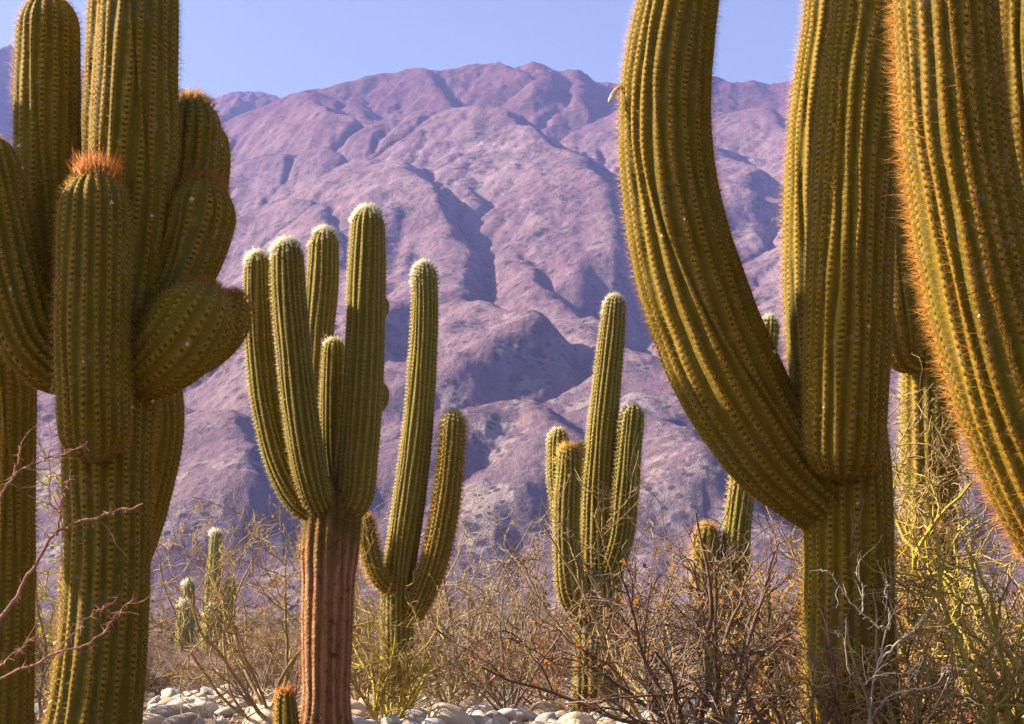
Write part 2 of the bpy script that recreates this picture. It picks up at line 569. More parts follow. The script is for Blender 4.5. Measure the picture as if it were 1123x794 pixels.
# ------------------------------------------------------------------ cacti
def catmull(P, R, n=60):
    P = np.asarray(P, float); R = np.asarray(R, float)
    Q = np.column_stack([P, R])
    Q = np.vstack([2 * Q[0] - Q[1], Q, 2 * Q[-1] - Q[-2]])
    out = []
    for i in range(1, len(Q) - 2):
        p0, p1, p2, p3 = Q[i - 1:i + 3]
        t = np.linspace(0, 1, n, endpoint=False)[:, None]
        out.append(p1 + .5 * t * (p2 - p0 + t * (2 * p0 - 5 * p1 + 4 * p2 - p3 + t * (3 * (p1 - p2) + p3 - p0))))
    out.append(Q[-2][None])
    return np.vstack(out)


def sweep(P, R, ribs, spacing, K=8, per=3, depth=.15, cap0=False, cap1=True, age=None, bulge=.05, rough=.03, seed=0):
    """A ribbed stem along control points; returns mesh arrays and the spine sites."""
    C = catmull(P, R)
    seg = np.linalg.norm(np.diff(C[:, :3], axis=0), axis=1)
    s = np.concatenate([[0], np.cumsum(seg)])
    L = s[-1]
    r_end = C[-1, 3]; r_beg = C[0, 3]
    c1 = min(r_end * 1.25, L * .45) if cap1 else 0
    c0 = min(r_beg * 1.0, L * .4) if cap0 else 0
    ds = spacing / per
    mid = np.arange(c0, L - c1, ds)
    S = [mid]; f = [np.ones(len(mid))]
    if cap0:
        t = np.linspace(0, math.pi / 2, max(6, int(c0 * 1.4 / ds)), endpoint=False)
        S.insert(0, c0 - c0 * np.cos(t)); f.insert(0, np.sin(t) + .004)
    if cap1:
        t = np.linspace(0, math.pi / 2, max(8, int(c1 * 1.4 / ds)))
        S.append(L - c1 + c1 * np.sin(t)); f.append(np.cos(t) * .996 + .004)
    S = np.concatenate(S); f = np.concatenate(f)
    X = np.stack([np.interp(S, s, C[:, k]) for k in range(3)], 1)
    rr = np.interp(S, s, C[:, 3]) * f
    # growth waists
    rr = rr * (1 + rough * fbm(S * 2.3 + seed * 3.1, S * 0 + seed, 3, 201))
    # arc length along the surface gives the areole rows
    surf = np.concatenate([[0], np.cumsum(np.hypot(np.diff(S), np.diff(rr)))]) / spacing
    T = np.gradient(np.stack([np.interp(S, s, C[:, k]) for k in range(3)], 1), S, axis=0)
    T /= np.maximum(np.linalg.norm(T, axis=1)[:, None], 1e-9)
    ref = np.array((0, -1.0, 0))
    A = np.empty_like(T); u = ref - T[0] * (ref @ T[0])
    if np.linalg.norm(u) < .2:
        ref = np.array((1.0, 0, 0)); u = ref - T[0] * (ref @ T[0])
    u /= np.linalg.norm(u)
    for i in range(len(T)):
        u = u - T[i] * (u @ T[i]); u /= np.linalg.norm(u); A[i] = u
    B = np.cross(T, A)
    M = ribs * K
    j = np.arange(M + 1)
    uu = j / K
    th = 2 * math.pi * uu / ribs
    d = np.abs((uu + .5) % 1 - .5) * 2
    prof = 1 - depth * d ** 1.7
    prng = np.random.default_rng(seed + 900)
    ph = prng.random(ribs); ph = np.append(ph, ph[0])
    phase = np.interp(uu, np.arange(ribs + 1), ph)
    thw = th[None, :] + (2 * math.pi / ribs) * .42 * fbm(2.2 * np.cos(th)[None, :] + seed, 2.2 * np.sin(th)[None, :] + S[:, None] * 1.6, 3, 411)
    wob = fbm(th[None, :-1] * 1.1 + seed, S[:, None] * 1.2 + seed * 7, 2, 301) * .03
    wob = np.concatenate([wob, wob[:, :1]], 1)
    bump = bulge * .30 * (1 - d)[None, :] ** 1 * (-.5 * np.cos(2 * math.pi * (surf[:, None] + phase[None, :])))
    rad = rr[:, None] * (prof[None, :] + wob + bump)
    dirv = np.cos(thw)[..., None] * A[:, None, :] + np.sin(thw)[..., None] * B[:, None, :]
    V = X[:, None, :] + rad[..., None] * dirv
    n = len(S)
    I = np.arange(n * (M + 1)).reshape(n, M + 1)
    Q = np.stack([I[:-1, :-1], I[:-1, 1:], I[1:, 1:], I[1:, :-1]], -1).reshape(-1, 4)
    UV = np.stack([np.broadcast_to(uu, (n, M + 1)), surf[:, None] + phase[None, :]], -1).reshape(-1, 2)
    ag = np.zeros((n, M + 1)) if age is None else np.broadcast_to(age(V[..., 2]), (n, M + 1)) if not np.isscalar(age) else np.full((n, M + 1), age)
    # spine sites on every crest, one per areole row
    smax = int(surf[-1])
    rows = np.arange(1, smax + 1)
    site = []
    slope = np.gradient(rr, S + np.arange(n) * 1e-9)
    for k in range(ribs):
        jj = k * K
        rows = np.arange(1, smax + 1) - ph[k]
        Sk = np.interp(rows, surf, S)
        p = np.stack([np.interp(rows, surf, V[:, jj, c]) for c in range(3)], 1)
        o = np.stack([np.interp(rows, surf, dirv[:, jj, c]) for c in range(3)], 1)
        t = np.stack([np.interp(rows, surf, T[:, c]) for c in range(3)], 1)
        sl = np.clip(np.interp(rows, surf, slope), -6, 6)[:, None]
        nn = o - t * sl
        nn /= np.linalg.norm(nn, axis=1)[:, None]
        site.append((p, nn, t, Sk))
    p, nn, t, sk = (np.concatenate([a[i] for a in site]) for i in range(4))
    return dict(V=V.reshape(-1, 3), Q=Q, UV=UV, age=ag.reshape(-1), p=p, n=nn, t=t, s=sk, L=L)


def spine_mesh(name, p, n, t, count, length, width, rng, spread=.9, up=0.0, sides=3):
    """Needles: thin three-sided cones fanning out of every areole."""
    if len(p) == 0: return None
    p = np.repeat(p, count, 0); n = np.repeat(n, count, 0); t = np.repeat(t, count, 0)
    N = len(p)
    b = np.cross(n, t); b /= np.maximum(np.linalg.norm(b, axis=1)[:, None], 1e-6)
    t2 = np.cross(b, n)
    ang = rng.uniform(0, 2 * math.pi, N)[:, None]
    tilt = (rng.random(N)[:, None] ** .6) * spread
    d = n + np.tan(np.minimum(tilt, 1.25)) * (np.cos(ang) * b + np.sin(ang) * t2)
    d[:, 2] += up
    d /= np.linalg.norm(d, axis=1)[:, None]
    L = length * rng.uniform(.45, 1.15, N)[:, None] * (1 + .6 * (rng.random(N)[:, None] < .08))
    e1 = np.cross(d, n + .01); e1 /= np.maximum(np.linalg.norm(e1, axis=1)[:, None], 1e-6)
    e2 = np.cross(d, e1)
    base = p - n * .002
    tip = base + d * L + rng.normal(0, .06, (N, 3)) * L
    ring = [base + width * (math.cos(2 * math.pi * k / 3) * e1 + math.sin(2 * math.pi * k / 3) * e2) for k in range(3)]
    V = np.stack(ring + [tip], 1).reshape(-1, 3)
    i = np.arange(N)[:, None] * 4
    Tr = np.concatenate([i + np.array([[0, 1, 3]]), i + np.array([[1, 2, 3]]), i + np.array([[2, 0, 3]])], 0)
    return mesh_np(name, V, tris=Tr, smooth=False)


def tufts_mesh(name, p, n, size, rng):
    """Small ragged woolly lumps."""
    V, T = [], []
    for a, b in zip(p, n):
        c = a + b * size * .3
        k = len(V)
        ico = [(0, 0, 1), (0, 0, -1), (1, 0, 0), (-1, 0, 0), (0, 1, 0), (0, -1, 0)]
        s = size * rng.uniform(.5, 1.3)
        for q in ico: V.append(c + np.array(q) * s * rng.uniform(.6, 1.2))
        for f in ((0, 2, 4), (0, 4, 3), (0, 3, 5), (0, 5, 2), (1, 4, 2), (1, 3, 4), (1, 5, 3), (1, 2, 5)): T.append([k + x for x in f])
    return mesh_np(name, np.array(V), tris=np.array(T))


SEED = [10]


def stem(root, name, pts, Y, ribs=20, spacing=.03, K=8, per=3, mat=None, depth=.15, cap0=False, cap1=True,
         spines=(9, .04, .0011, S_GOLD), tip=None, age=None, bulge=.05, rough=.03, label=None, tufts=0, spread=.9, crown=None):
    SEED[0] += 1
    rng = np.random.default_rng(SEED[0])
    org = np.array(root.location)
    P, R = [], []
    for q in pts:
        u, v, r = q[:3]; dy = q[3] if len(q) > 3 else 0
        P.append(at(u, v, Y + dy) - org); R.append(r * px2m(v, Y + dy))
    g = sweep(P, R, ribs, spacing, K, per, depth, cap0, cap1, age, bulge, rough, SEED[0])
    o = link(name, mesh_np(name, g["V"], quads=g["Q"], uv=g["UV"], attrs={"age": g["age"]}), mat, root)
    if label: o["label"] = label
    if cap0:
        kk_ = g["s"] > .35 * R[0]
        for q_ in ("p", "n", "t", "s"): g[q_] = g[q_][kk_]
    if spines:
        cnt, ln, w, sm = spines
        me = spine_mesh("spines", g["p"], g["n"], g["t"], cnt, ln, w, rng, spread)
        link("spines", me, sm, o, kind="stuff")
    if tip:     # pale or orange fresh spines crowded round the growing point
        cnt, ln, w, sm, reach, up = tip
        k = rng.random(len(g["s"])) < np.clip(1.15 - (g["L"] - g["s"]) / reach, 0, 1) ** 1.3
        me = spine_mesh("tip_spines", g["p"][k], g["n"][k], g["t"][k], cnt, ln, w, rng, .75, up)
        if me: link("tip_spines", me, sm, o, kind="stuff")
    if tufts:
        k = rng.choice(len(g["p"]), tufts, replace=False)
        link("wool_tuft", tufts_mesh("wool_tuft", g["p"][k], g["n"][k], .012, rng), S_WHITE, o, kind="stuff")
    return o


def base_of(u, Y):
    p = at(u, 690, Y)
    return (float(p[0]), Y, gz(p[0], Y))


G_NEAR = "tall ribbed columnar cacti"
near = dict(K=8, per=3, depth=.095, mat=M_NEAR, spines=(9, .044, .0006, S_GOLD))

# ---- the big cactus at the left -------------------------------------------------
Yl = 7.8
r = empty("cactus", base_of(100, Yl), "big many-armed cactus with a blunt arm hanging in front, topped by orange spines", "cactus", G_NEAR)
lowage = lambda z: np.clip(.55 - z * .55, 0, .5)
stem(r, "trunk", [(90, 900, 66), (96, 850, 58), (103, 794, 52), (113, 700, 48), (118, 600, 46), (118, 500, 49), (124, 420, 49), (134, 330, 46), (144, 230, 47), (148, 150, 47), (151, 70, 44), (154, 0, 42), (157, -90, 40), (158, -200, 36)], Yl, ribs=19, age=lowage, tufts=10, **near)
stem(r, "arm", [(104, 508, 34, -.27), (103, 470, 39, -.31), (102, 430, 40, -.35), (101, 360, 41, -.38), (102, 290, 41, -.38), (103, 235, 40, -.36), (104, 190, 36, -.34)], Yl, ribs=19, cap0=True,
     tip=(14, .12, .0017, S_ORANGE, .055, 1.1), label="blunt front arm with an orange spiny tip", tufts=8, **near)
stem(r, "arm", [(100, 395, 30, .05), (66, 400, 34, -.08), (36, 372, 37, -.15), (16, 310, 37, -.18), (2, 240, 34, -.18), (-8, 190, 32, -.18), (-14, 150, 28, -.18)], Yl, ribs=18, cap0=True, tufts=8, **near)
stem(r, "arm", [(112, 372, 26, .0), (84, 350, 30, .10), (62, 290, 35, .18), (54, 210, 37, .22), (52, 130, 37, .24), (53, 60, 36, .25), (54, -5, 33, .25)], Yl, ribs=17, tufts=14, **near)
stem(r, "arm", [(130, 330, 30, .15), (124, 250, 34, .5), (124, 150, 34, .62), (128, 60, 33, .68), (131, -20, 32, .7), (134, -120, 30, .7)], Yl, ribs=17, tufts=4, **near)
stem(r, "arm", [(134, 418, 22, -.02), (162, 405, 36, -.12), (192, 378, 46, -.17), (214, 346, 47, -.18), (231, 312, 36, -.15)], Yl, ribs=17, cap0=True, tip=(14, .05, .0013, S_ORANGE, .10, .3), tufts=6, **near)
stem(r, "arm", [(170, 402, 22, .06), (216, 382, 30, .02), (244, 354, 31, .02), (262, 322, 22, .02)], Yl, ribs=15, cap0=True, tip=(12, .045, .0012, S_ORANGE, .08, .3), tufts=3, **near)
stem(r, "arm", [(148, 350, 24, .02), (182, 330, 32, .04), (204, 285, 38, .06), (218, 235, 41, .06), (222, 195, 36, .06)], Yl, ribs=18, cap0=True, tip=(16, .06, .0013, S_ORANGE, .10, .4), tufts=6, **near)
stem(r, "arm", [(158, 300, 22, .22), (188, 270, 26, .25), (205, 210, 29, .28), (212, 150, 30, .30), (212, 108, 27, .30)], Yl, ribs=16, cap0=True, tip=(18, .065, .0013, S_GOLD, .09, .6), tufts=6, **near)
stem(r, "arm", [(190, 290, 18, .35), (220, 240, 22, .42), (230, 180, 23, .46), (228, 135, 20, .46)], Yl, ribs=15, cap0=True, **near)

# ---- added unseen cactus left of the frame, placed to shade the left cactus


def seen(x, y, z):
    q = np.array((x, y, z - EYE)); dz = q[1] * CP + q[2] * SP
    return PW / 2 + F * q[0] / dz, PH / 2 - F * (-q[1] * SP + q[2] * CP) / dz, F / dz


def wp(x, y, z, r, Y):
    u, v, k = seen(x, y, z)
    return (u, v, r * y / (y * 1.0) / px2m(v, y), y - Y)


Ys = 7.9
r = empty("cactus", (-5.2, Ys, gz(-5.2, Ys)), "added unseen many-armed cactus outside the left edge, put there to shade its neighbour", "cactus", G_NEAR)
oo = dict(ribs=18, K=5, per=2, depth=.10, mat=M_NEAR, spacing=.05, spines=(5, .04, .0009, S_GOLD))
stem(r, "trunk", [wp(-5.2, 7.9, z, q, Ys) for z, q in ((-.1, .27), (1, .22), (2.0, .21), (3, .21), (4.1, .20), (4.9, .17))], Ys, **oo)
for (ax, ay, h) in ((-5.15, 8.20, 4.7), (-5.3, 8.44, 5.3), (-5.1, 7.62, 5.2)):
    stem(r, "arm", [wp(-5.2 + (ax + 5.2) * t, 7.9 + (ay - 7.9) * t, z, q, Ys) for t, z, q in ((.2, 3.25, .12), (.8, 3.3, .17), (1, 3.8, .19), (1, 4.8, .19), (1, h, .16))], Ys, **oo)

# ---- the smooth lump leaning behind it -------------------------------------------
Yb = 9.4
r = empty("cactus", base_of(150, Yb), "dark shaded cactus stem half hidden behind the left cactus trunk", "cactus", G_NEAR)
stem(r, "trunk", [(108, 830, 24), (116, 720, 25), (130, 640, 27), (152, 560, 31), (168, 480, 32), (170, 430, 30), (168, 380, 26)], Yb, ribs=20, K=6, per=3, depth=.08, mat=M_NEAR, spines=(8, .025, .0009, S_GOLD))

# ---- trunk at the left edge -----------------------------------------------------
Ye = 9.0
r = empty("cactus", base_of(8, Ye), "dark cactus trunk cut by the left edge of the photo", "cactus", G_NEAR)
stem(r, "trunk", [(2, 850, 40), (3, 780, 34), (6, 700, 31), (9, 600, 29), (11, 500, 28), (10, 420, 29), (4, 330, 30), (-6, 240, 30), (-14, 160, 27)], Ye, ribs=18, age=lowage, **near)

# ---- the big cactus at the right ------------------------------------------------
Yr = 7.8
r = empty("cactus", base_of(935, Yr), "huge cactus with one thick arm sweeping out to the left and up", "cactus", G_NEAR)
stem(r, "trunk", [(935, 900, 60), (935, 850, 56), (934, 794, 53), (931, 700, 51), (930, 600, 50), (928, 520, 50), (918, 440, 50, .05), (910, 380, 48, .12), (907, 300, 48, .2), (908, 200, 47, .24), (914, 100, 44, .26), (921, 30, 41, .26), (928, -60, 39, .26), (935, -180, 34, .26)], Yr, ribs=20, age=lambda z: np.clip(.35 - z * .5, 0, .4), tufts=8, **near)
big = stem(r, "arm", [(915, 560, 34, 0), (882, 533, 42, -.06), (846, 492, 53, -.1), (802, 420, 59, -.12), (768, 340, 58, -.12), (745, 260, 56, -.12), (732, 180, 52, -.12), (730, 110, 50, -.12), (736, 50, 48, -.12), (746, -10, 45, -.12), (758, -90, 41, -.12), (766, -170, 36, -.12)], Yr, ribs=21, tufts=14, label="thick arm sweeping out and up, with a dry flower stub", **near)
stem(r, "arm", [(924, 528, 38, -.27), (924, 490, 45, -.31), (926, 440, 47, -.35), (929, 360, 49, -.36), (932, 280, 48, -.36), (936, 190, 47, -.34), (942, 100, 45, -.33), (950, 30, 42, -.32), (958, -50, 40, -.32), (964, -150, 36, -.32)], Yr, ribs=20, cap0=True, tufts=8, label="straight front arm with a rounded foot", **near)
# dry flower stub on the sweeping arm
org = np.array(r.location)
p0 = at(684, 92, Yr - .14) - org; p1 = at(674, 101, Yr - .2) - org; p2 = at(668, 112, Yr - .22) - org
fl = sweep([p0, p1, p2], [.007, .012, .010], 9, .02, 4, 2, .25, False, True, None, 0)
m = NT("dry_flower"); dry = m.done(m.princ(m.mix(m.ramp(m.noise(m.coord("Object"), 60), .4, .6), c4(.75, .62, .48), c4(.45, .26, .14)), .9))
link("dry_flower", mesh_np("dry_flower", fl["V"], quads=fl["Q"]), dry, big)

# ---- nearest cactus, right edge -------------------------------------------------
Yn = 5.8
nn_ = dict(K=8, per=4, depth=.095, mat=M_NEAR, spines=(10, .050, .0005, S_GOLD))
r = empty("cactus", base_of(1215, Yn), "nearest cactus at the right edge, its glowing arm bristling with orange spines", "cactus", G_NEAR)
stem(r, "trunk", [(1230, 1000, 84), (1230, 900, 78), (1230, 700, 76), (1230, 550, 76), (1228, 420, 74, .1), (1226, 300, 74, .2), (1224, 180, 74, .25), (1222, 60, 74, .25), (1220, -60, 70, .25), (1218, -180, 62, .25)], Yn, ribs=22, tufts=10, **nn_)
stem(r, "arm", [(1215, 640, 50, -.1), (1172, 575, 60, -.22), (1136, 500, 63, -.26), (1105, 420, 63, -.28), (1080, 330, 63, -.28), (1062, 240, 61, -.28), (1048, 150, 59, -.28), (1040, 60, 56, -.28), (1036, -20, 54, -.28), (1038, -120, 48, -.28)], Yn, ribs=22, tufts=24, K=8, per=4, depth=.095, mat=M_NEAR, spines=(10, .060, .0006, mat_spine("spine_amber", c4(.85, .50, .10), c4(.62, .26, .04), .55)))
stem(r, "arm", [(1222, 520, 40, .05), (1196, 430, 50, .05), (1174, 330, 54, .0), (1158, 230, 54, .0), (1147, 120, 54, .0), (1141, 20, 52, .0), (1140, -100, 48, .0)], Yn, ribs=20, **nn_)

# ---- cactus between the two right-hand ones --------------------------------------
Yo = 11.5
r = empty("cactus", base_of(1022, Yo), "tall cactus trunk wrapped in dry twigs between the two big right-hand cacti", "cactus", G_NEAR)
mm = dict(K=6, per=2, depth=.12)
stem(r, "trunk", [(1020, 830, 34), (1020, 760, 32), (1020, 640, 31), (1020, 520, 31), (1020, 420, 31), (1022, 320, 30), (1026, 220, 29), (1030, 120, 27)], Yo, ribs=16, spacing=.04, mat=M_NEAR, spines=(9, .05, .0014, S_PALE), age=lambda z: np.clip(.6 - z * .12, .1, .6), **mm)
stem(r, "arm", [(1006, 392, 20, -.1), (990, 385, 22, -.2), (984, 350, 27, -.3), (980, 290, 29, -.3), (980, 200, 28, -.3), (984, 100, 24, -.3)], Yo, ribs=15, spacing=.04, cap0=True, mat=M_NEAR, spines=(8, .04, .0012, S_GOLD), **mm)

# ---- far cactus between, tip showing in the fork ---------------------------------
Yf = 16
r = empty("cactus", base_of(806, Yf), "yellow-lit cactus behind the shrubs, its pale tip peeping from the fork of the huge cactus", "cactus", G_NEAR)
stem(r, "trunk", [(802, 760, 18), (803, 700, 16), (806, 620, 16), (811, 560, 15), (822, 480, 14), (833, 420, 13), (841, 380, 12), (845, 348, 11)], Yf, ribs=15, spacing=.06, mat=M_MID, spines=(8, .05, .0016, S_PALE), tip=(22, .05, .0016, S_WHITE, .22, .4), **mm)
stem(r, "arm", [(800, 690, 9), (784, 672, 12), (776, 640, 14), (775, 605, 14), (777, 575, 12)], Yf, ribs=13, spacing=.06, mat=M_MID, cap0=True, spines=(14, .08, .0020, S_GOLD), **mm)

# ---- red-barked cactus in the middle ---------------------------------------------
Ym = 10.4
WT = lambda reach=.13, n=30: (n, .042, .0011, S_WHITE, reach, .35)
md = dict(K=7, per=3, depth=.10, mat=M_MID, spacing=.028, spines=(9, .028, .0007, S_PALE), age=lambda z: np.clip(1.75 - (z - 1.05) * 3.4, 0, .8))
r = empty("cactus", base_of(358, Ym), "candelabra cactus with a bare red-brown trunk and five upright arms", "cactus", G_NEAR)
stem(r, "trunk", [(356, 850, 31), (357, 800, 29), (358, 740, 27), (359, 680, 27), (361, 620, 29), (364, 580, 31), (366, 550, 31), (366, 520, 22)], Ym, ribs=16, spacing=.03, K=9, per=3, depth=.10, mat=M_RED, spines=(6, .03, .0010, S_ORANGE), age=lambda z: np.clip(.2 + .25 * np.sin(z * 3), 0, .5), bulge=.15, rough=.14, label="red-brown corky trunk")
stem(r, "arm", [(360, 566, 14, 0), (332, 548, 19, -.02), (310, 510, 18, -.04), (294, 450, 17, -.04), (286, 390, 16, -.04), (283, 330, 15.5, -.04), (283, 278, 14, -.04)], Ym, ribs=17, cap0=True, tip=WT(), **md)
stem(r, "arm", [(356, 560, 14, -.06), (346, 540, 17, -.2), (337, 500, 19, -.24), (328, 440, 19.5, -.25), (322, 380, 19, -.25), (317, 320, 19, -.25), (315, 264, 17, -.25)], Ym, ribs=18, cap0=True, tip=WT(), **md)
stem(r, "arm", [(366, 560, 14, .1), (352, 500, 17, .28), (346, 430, 17, .32), (349, 370, 17, .34), (354, 310, 18, .34), (356, 252, 16, .34)], Ym, ribs=17, tip=WT(), **md)
stem(r, "arm", [(372, 560, 18, 0), (387, 545, 22, -.05), (392, 500, 23, -.07), (397, 440, 23, -.07), (400, 380, 22, -.07), (402, 310, 21, -.07), (404, 228, 18, -.07)], Ym, ribs=19, cap0=True, tip=WT(), **md)
stem(r, "arm", [(370, 550, 12, .06), (366, 500, 15, .08), (366, 440, 15, .08), (367, 372, 12, .08)], Ym, ribs=16, tip=WT(.08, 14), **md)
stem(r, "bud", [(405, 452, 8, .0), (416, 440, 10, .02), (418, 420, 8, .02)], Ym, ribs=12, cap0=True, **md)
stem(r, "bud", [(406, 352, 8, .0), (417, 340, 9, .02), (419, 325, 7, .02)], Ym, ribs=12, cap0=True, **md)

# ---- baby cactus at its foot -----------------------------------------------------
r = empty("cactus", base_of(314, 10.2), "knee-high round baby cactus bristling with orange spines at the red trunk's foot", "cactus", G_NEAR)
stem(r, "trunk", [(316, 835, 11), (315, 800, 13), (314, 778, 12), (313, 757, 9)], 10.2, ribs=12, spacing=.03, K=6, per=2, depth=.2, mat=M_MID, spines=(16, .035, .0009, S_GOLD), tip=(24, .055, .0011, S_ORANGE, .08, .6))

# ---- two-armed slender cactus ------------------------------------------------------
Yj = 14
sl = dict(K=6, per=2, depth=.10, mat=M_MID, spacing=.035, spines=(11, .026, .0011, S_PALE))
r = empty("cactus", base_of(436, Yj), "slender leaning cactus with a smooth pale column and a shorter right arm", "cactus", G_NEAR)
stem(r, "trunk", [(437, 775, 18), (436, 720, 18), (436, 660, 18), (439, 620, 18), (446, 570, 18), (454, 510, 17), (460, 450, 16), (464, 390, 15.5), (466, 340, 14.5), (465, 288, 13)], Yj, ribs=19, tip=WT(.3, 24), **sl)
stem(r, "arm", [(448, 680, 12, -.05), (464, 650, 14, -.1), (478, 610, 15, -.12), (488, 560, 15, -.12), (494, 510, 14.5, -.12), (498, 452, 13, -.12)], Yj, ribs=17, cap0=True, tip=WT(.3, 20), K=6, per=2, depth=.12, mat=M_MID, spacing=.04, spines=(14, .05, .0014, S_GOLD))
stem(r, "arm", [(430, 648, 9, -.1), (414, 630, 10, -.15), (405, 600, 10, -.15), (400, 565, 9, -.15)], Yj, ribs=13, cap0=True, K=6, per=2, depth=.12, mat=M_MID, spacing=.04, spines=(14, .06, .0014, S_GOLD))

# ---- cactus right of centre -------------------------------------------------------
Yk = 15
kk = dict(K=6, per=2, depth=.12, mat=M_MID, spacing=.04, spines=(10, .035, .0013, S_PALE))
r = empty("cactus", base_of(658, Yk), "five-stemmed cactus in the centre, one slim column far taller than its arms", "cactus", G_NEAR)
stem(r, "trunk", [(656, 780, 28), (657, 720, 27), (657, 660, 26), (656, 600, 22), (656, 540, 18), (660, 480, 16), (666, 420, 15), (671, 370, 14), (675, 324, 11.5)], Yk, ribs=18, tip=WT(.25, 18), age=lambda z: np.clip(.6 - z * .35, 0, .6), **kk)
stem(r, "arm", [(645, 680, 14, -.1), (628, 650, 17, -.25), (622, 600, 15, -.3), (622, 550, 14.5, -.3), (624, 520, 14, -.3), (625, 488, 12, -.3)], Yk, ribs=15, cap0=True, tip=(20, .07, .0016, S_GOLD, .2, .4), **kk)
stem(r, "arm", [(650, 640, 10, .1), (625, 600, 11, .15), (614, 540, 12, .15), (612, 500, 12, .15), (613, 470, 11, .15)], Yk, ribs=15, cap0=True, tip=WT(.2, 14), **kk)
stem(r, "arm", [(652, 620, 10, .1), (643, 560, 10, .12), (640, 520, 10, .12), (640, 484, 8, .12)], Yk, ribs=13, tip=WT(.2, 10), **kk)
stem(r, "arm", [(664, 640, 14, -.1), (680, 590, 15, -.14), (686, 540, 15, -.14), (690, 490, 14, -.14), (695, 444, 12.5, -.14)], Yk, ribs=16, cap0=True, tip=WT(.25, 16), **kk)
stem(r, "arm", [(662, 600, 10, .12), (676, 540, 11, .2), (679, 490, 10, .2), (681, 456, 8, .2)], Yk, ribs=13, tip=WT(.2, 10), **kk)

# ---- far little cacti at left -----------------------------------------------------
ff = dict(K=5, per=2, depth=.14, mat=M_FAR, spacing=.10, spines=(8, .06, .003, S_PALE))
r = empty("cactus", base_of(203, 58), "small far cactus, leftmost of the distant pair, with a stubby lump on its front", "cactus", G_NEAR)
stem(r, "trunk", [(203, 720, 9), (204, 690, 9), (206, 665, 8), (207, 638, 6.5)], 58, ribs=12, tip=(14, .2, .006, S_WHITE, .35, .3), **ff)
stem(r, "arm", [(200, 712, 8, -.5), (202, 690, 9, -.6), (203, 660, 7, -.6)], 58, ribs=12, tip=(14, .2, .006, S_WHITE, .35, .3), **ff)
r = empty("cactus", base_of(230, 60), "far three-stemmed cactus with one tall white-tipped stem, seen through bare twigs", "cactus", G_NEAR)
stem(r, "trunk", [(228, 722, 10), (230, 690, 10), (234, 640, 9), (238, 582, 7)], 60, ribs=12, tip=(14, .2, .006, S_WHITE, .35, .3), **ff)
stem(r, "arm", [(236, 712, 7), (246, 700, 10), (249, 670, 9), (253, 635, 7)], 60, ribs=12, cap0=True, tip=(14, .2, .006, S_WHITE, .35, .3), **ff)
stem(r, "arm", [(230, 715, 8, -.5), (232, 690, 9, -.7), (234, 664, 7, -.7)], 60, ribs=12, tip=(14, .2, .006, S_WHITE, .35, .3), **ff)

# ------------------------------------------------------------------ shrubs
class Wood:
    """Collects tapered tubes and leaves into one mesh."""
    def __init__(self):
        self.V, self.Q, self.n = [], [], 0

    def tube(self, P, R, sides=4):
        P = np.asarray(P); n = len(P)
        T = np.gradient(P, axis=0); T /= np.maximum(np.linalg.norm(T, axis=1)[:, None], 1e-9)
        ref = np.array((.31, .22, .92)) if abs(T[0, 2]) < .8 else np.array((.9, .3, .1))
        A = np.cross(T, ref); A /= np.maximum(np.linalg.norm(A, axis=1)[:, None], 1e-9)
        B = np.cross(T, A)
        th = np.arange(sides) * 2 * math.pi / sides
        R = np.asarray(R)[:, None, None]
        V = P[:, None] + R * (np.cos(th)[None, :, None] * A[:, None] + np.sin(th)[None, :, None] * B[:, None])
        i = self.n + np.arange(n * sides).reshape(n, sides)
        j = np.roll(i, -1, 1)
        self.V.append(V.reshape(-1, 3)); self.n += n * sides
        self.Q.append(np.stack([i[:-1], j[:-1], j[1:], i[1:]], -1).reshape(-1, 4))

    def leaf(self, p, d, s, rng):
        d = d / np.linalg.norm(d)
        w = np.cross(d, rng.normal(size=3)); w /= max(np.linalg.norm(w), 1e-6)
        up = np.cross(d, w) * .25
        V = np.array([p, p + (d * .5 + w * .38 + up) * s, p + d * s, p + (d * .5 - w * .38 + up) * s])
        self.V.append(V); self.Q.append(self.n + np.array([[0, 1, 2, 3]])); self.n += 4

    def mesh(self, name):
        return mesh_np(name, np.concatenate(self.V), quads=np.concatenate(self.Q))


def grow(p, d, L, r, rng, zig=.25, up=.15, step=.07, rend=.35):
    n = max(3, int(L / step))
    P = [p]; d = d / np.linalg.norm(d)
    for i in range(n):
        d = d + rng.normal(0, zig, 3) + np.array((0, 0, up)) * .3
        d /= np.linalg.norm(d)
        P.append(P[-1] + d * (L / n))
    P = np.array(P)
    return P, r * np.linspace(1, rend, n + 1)


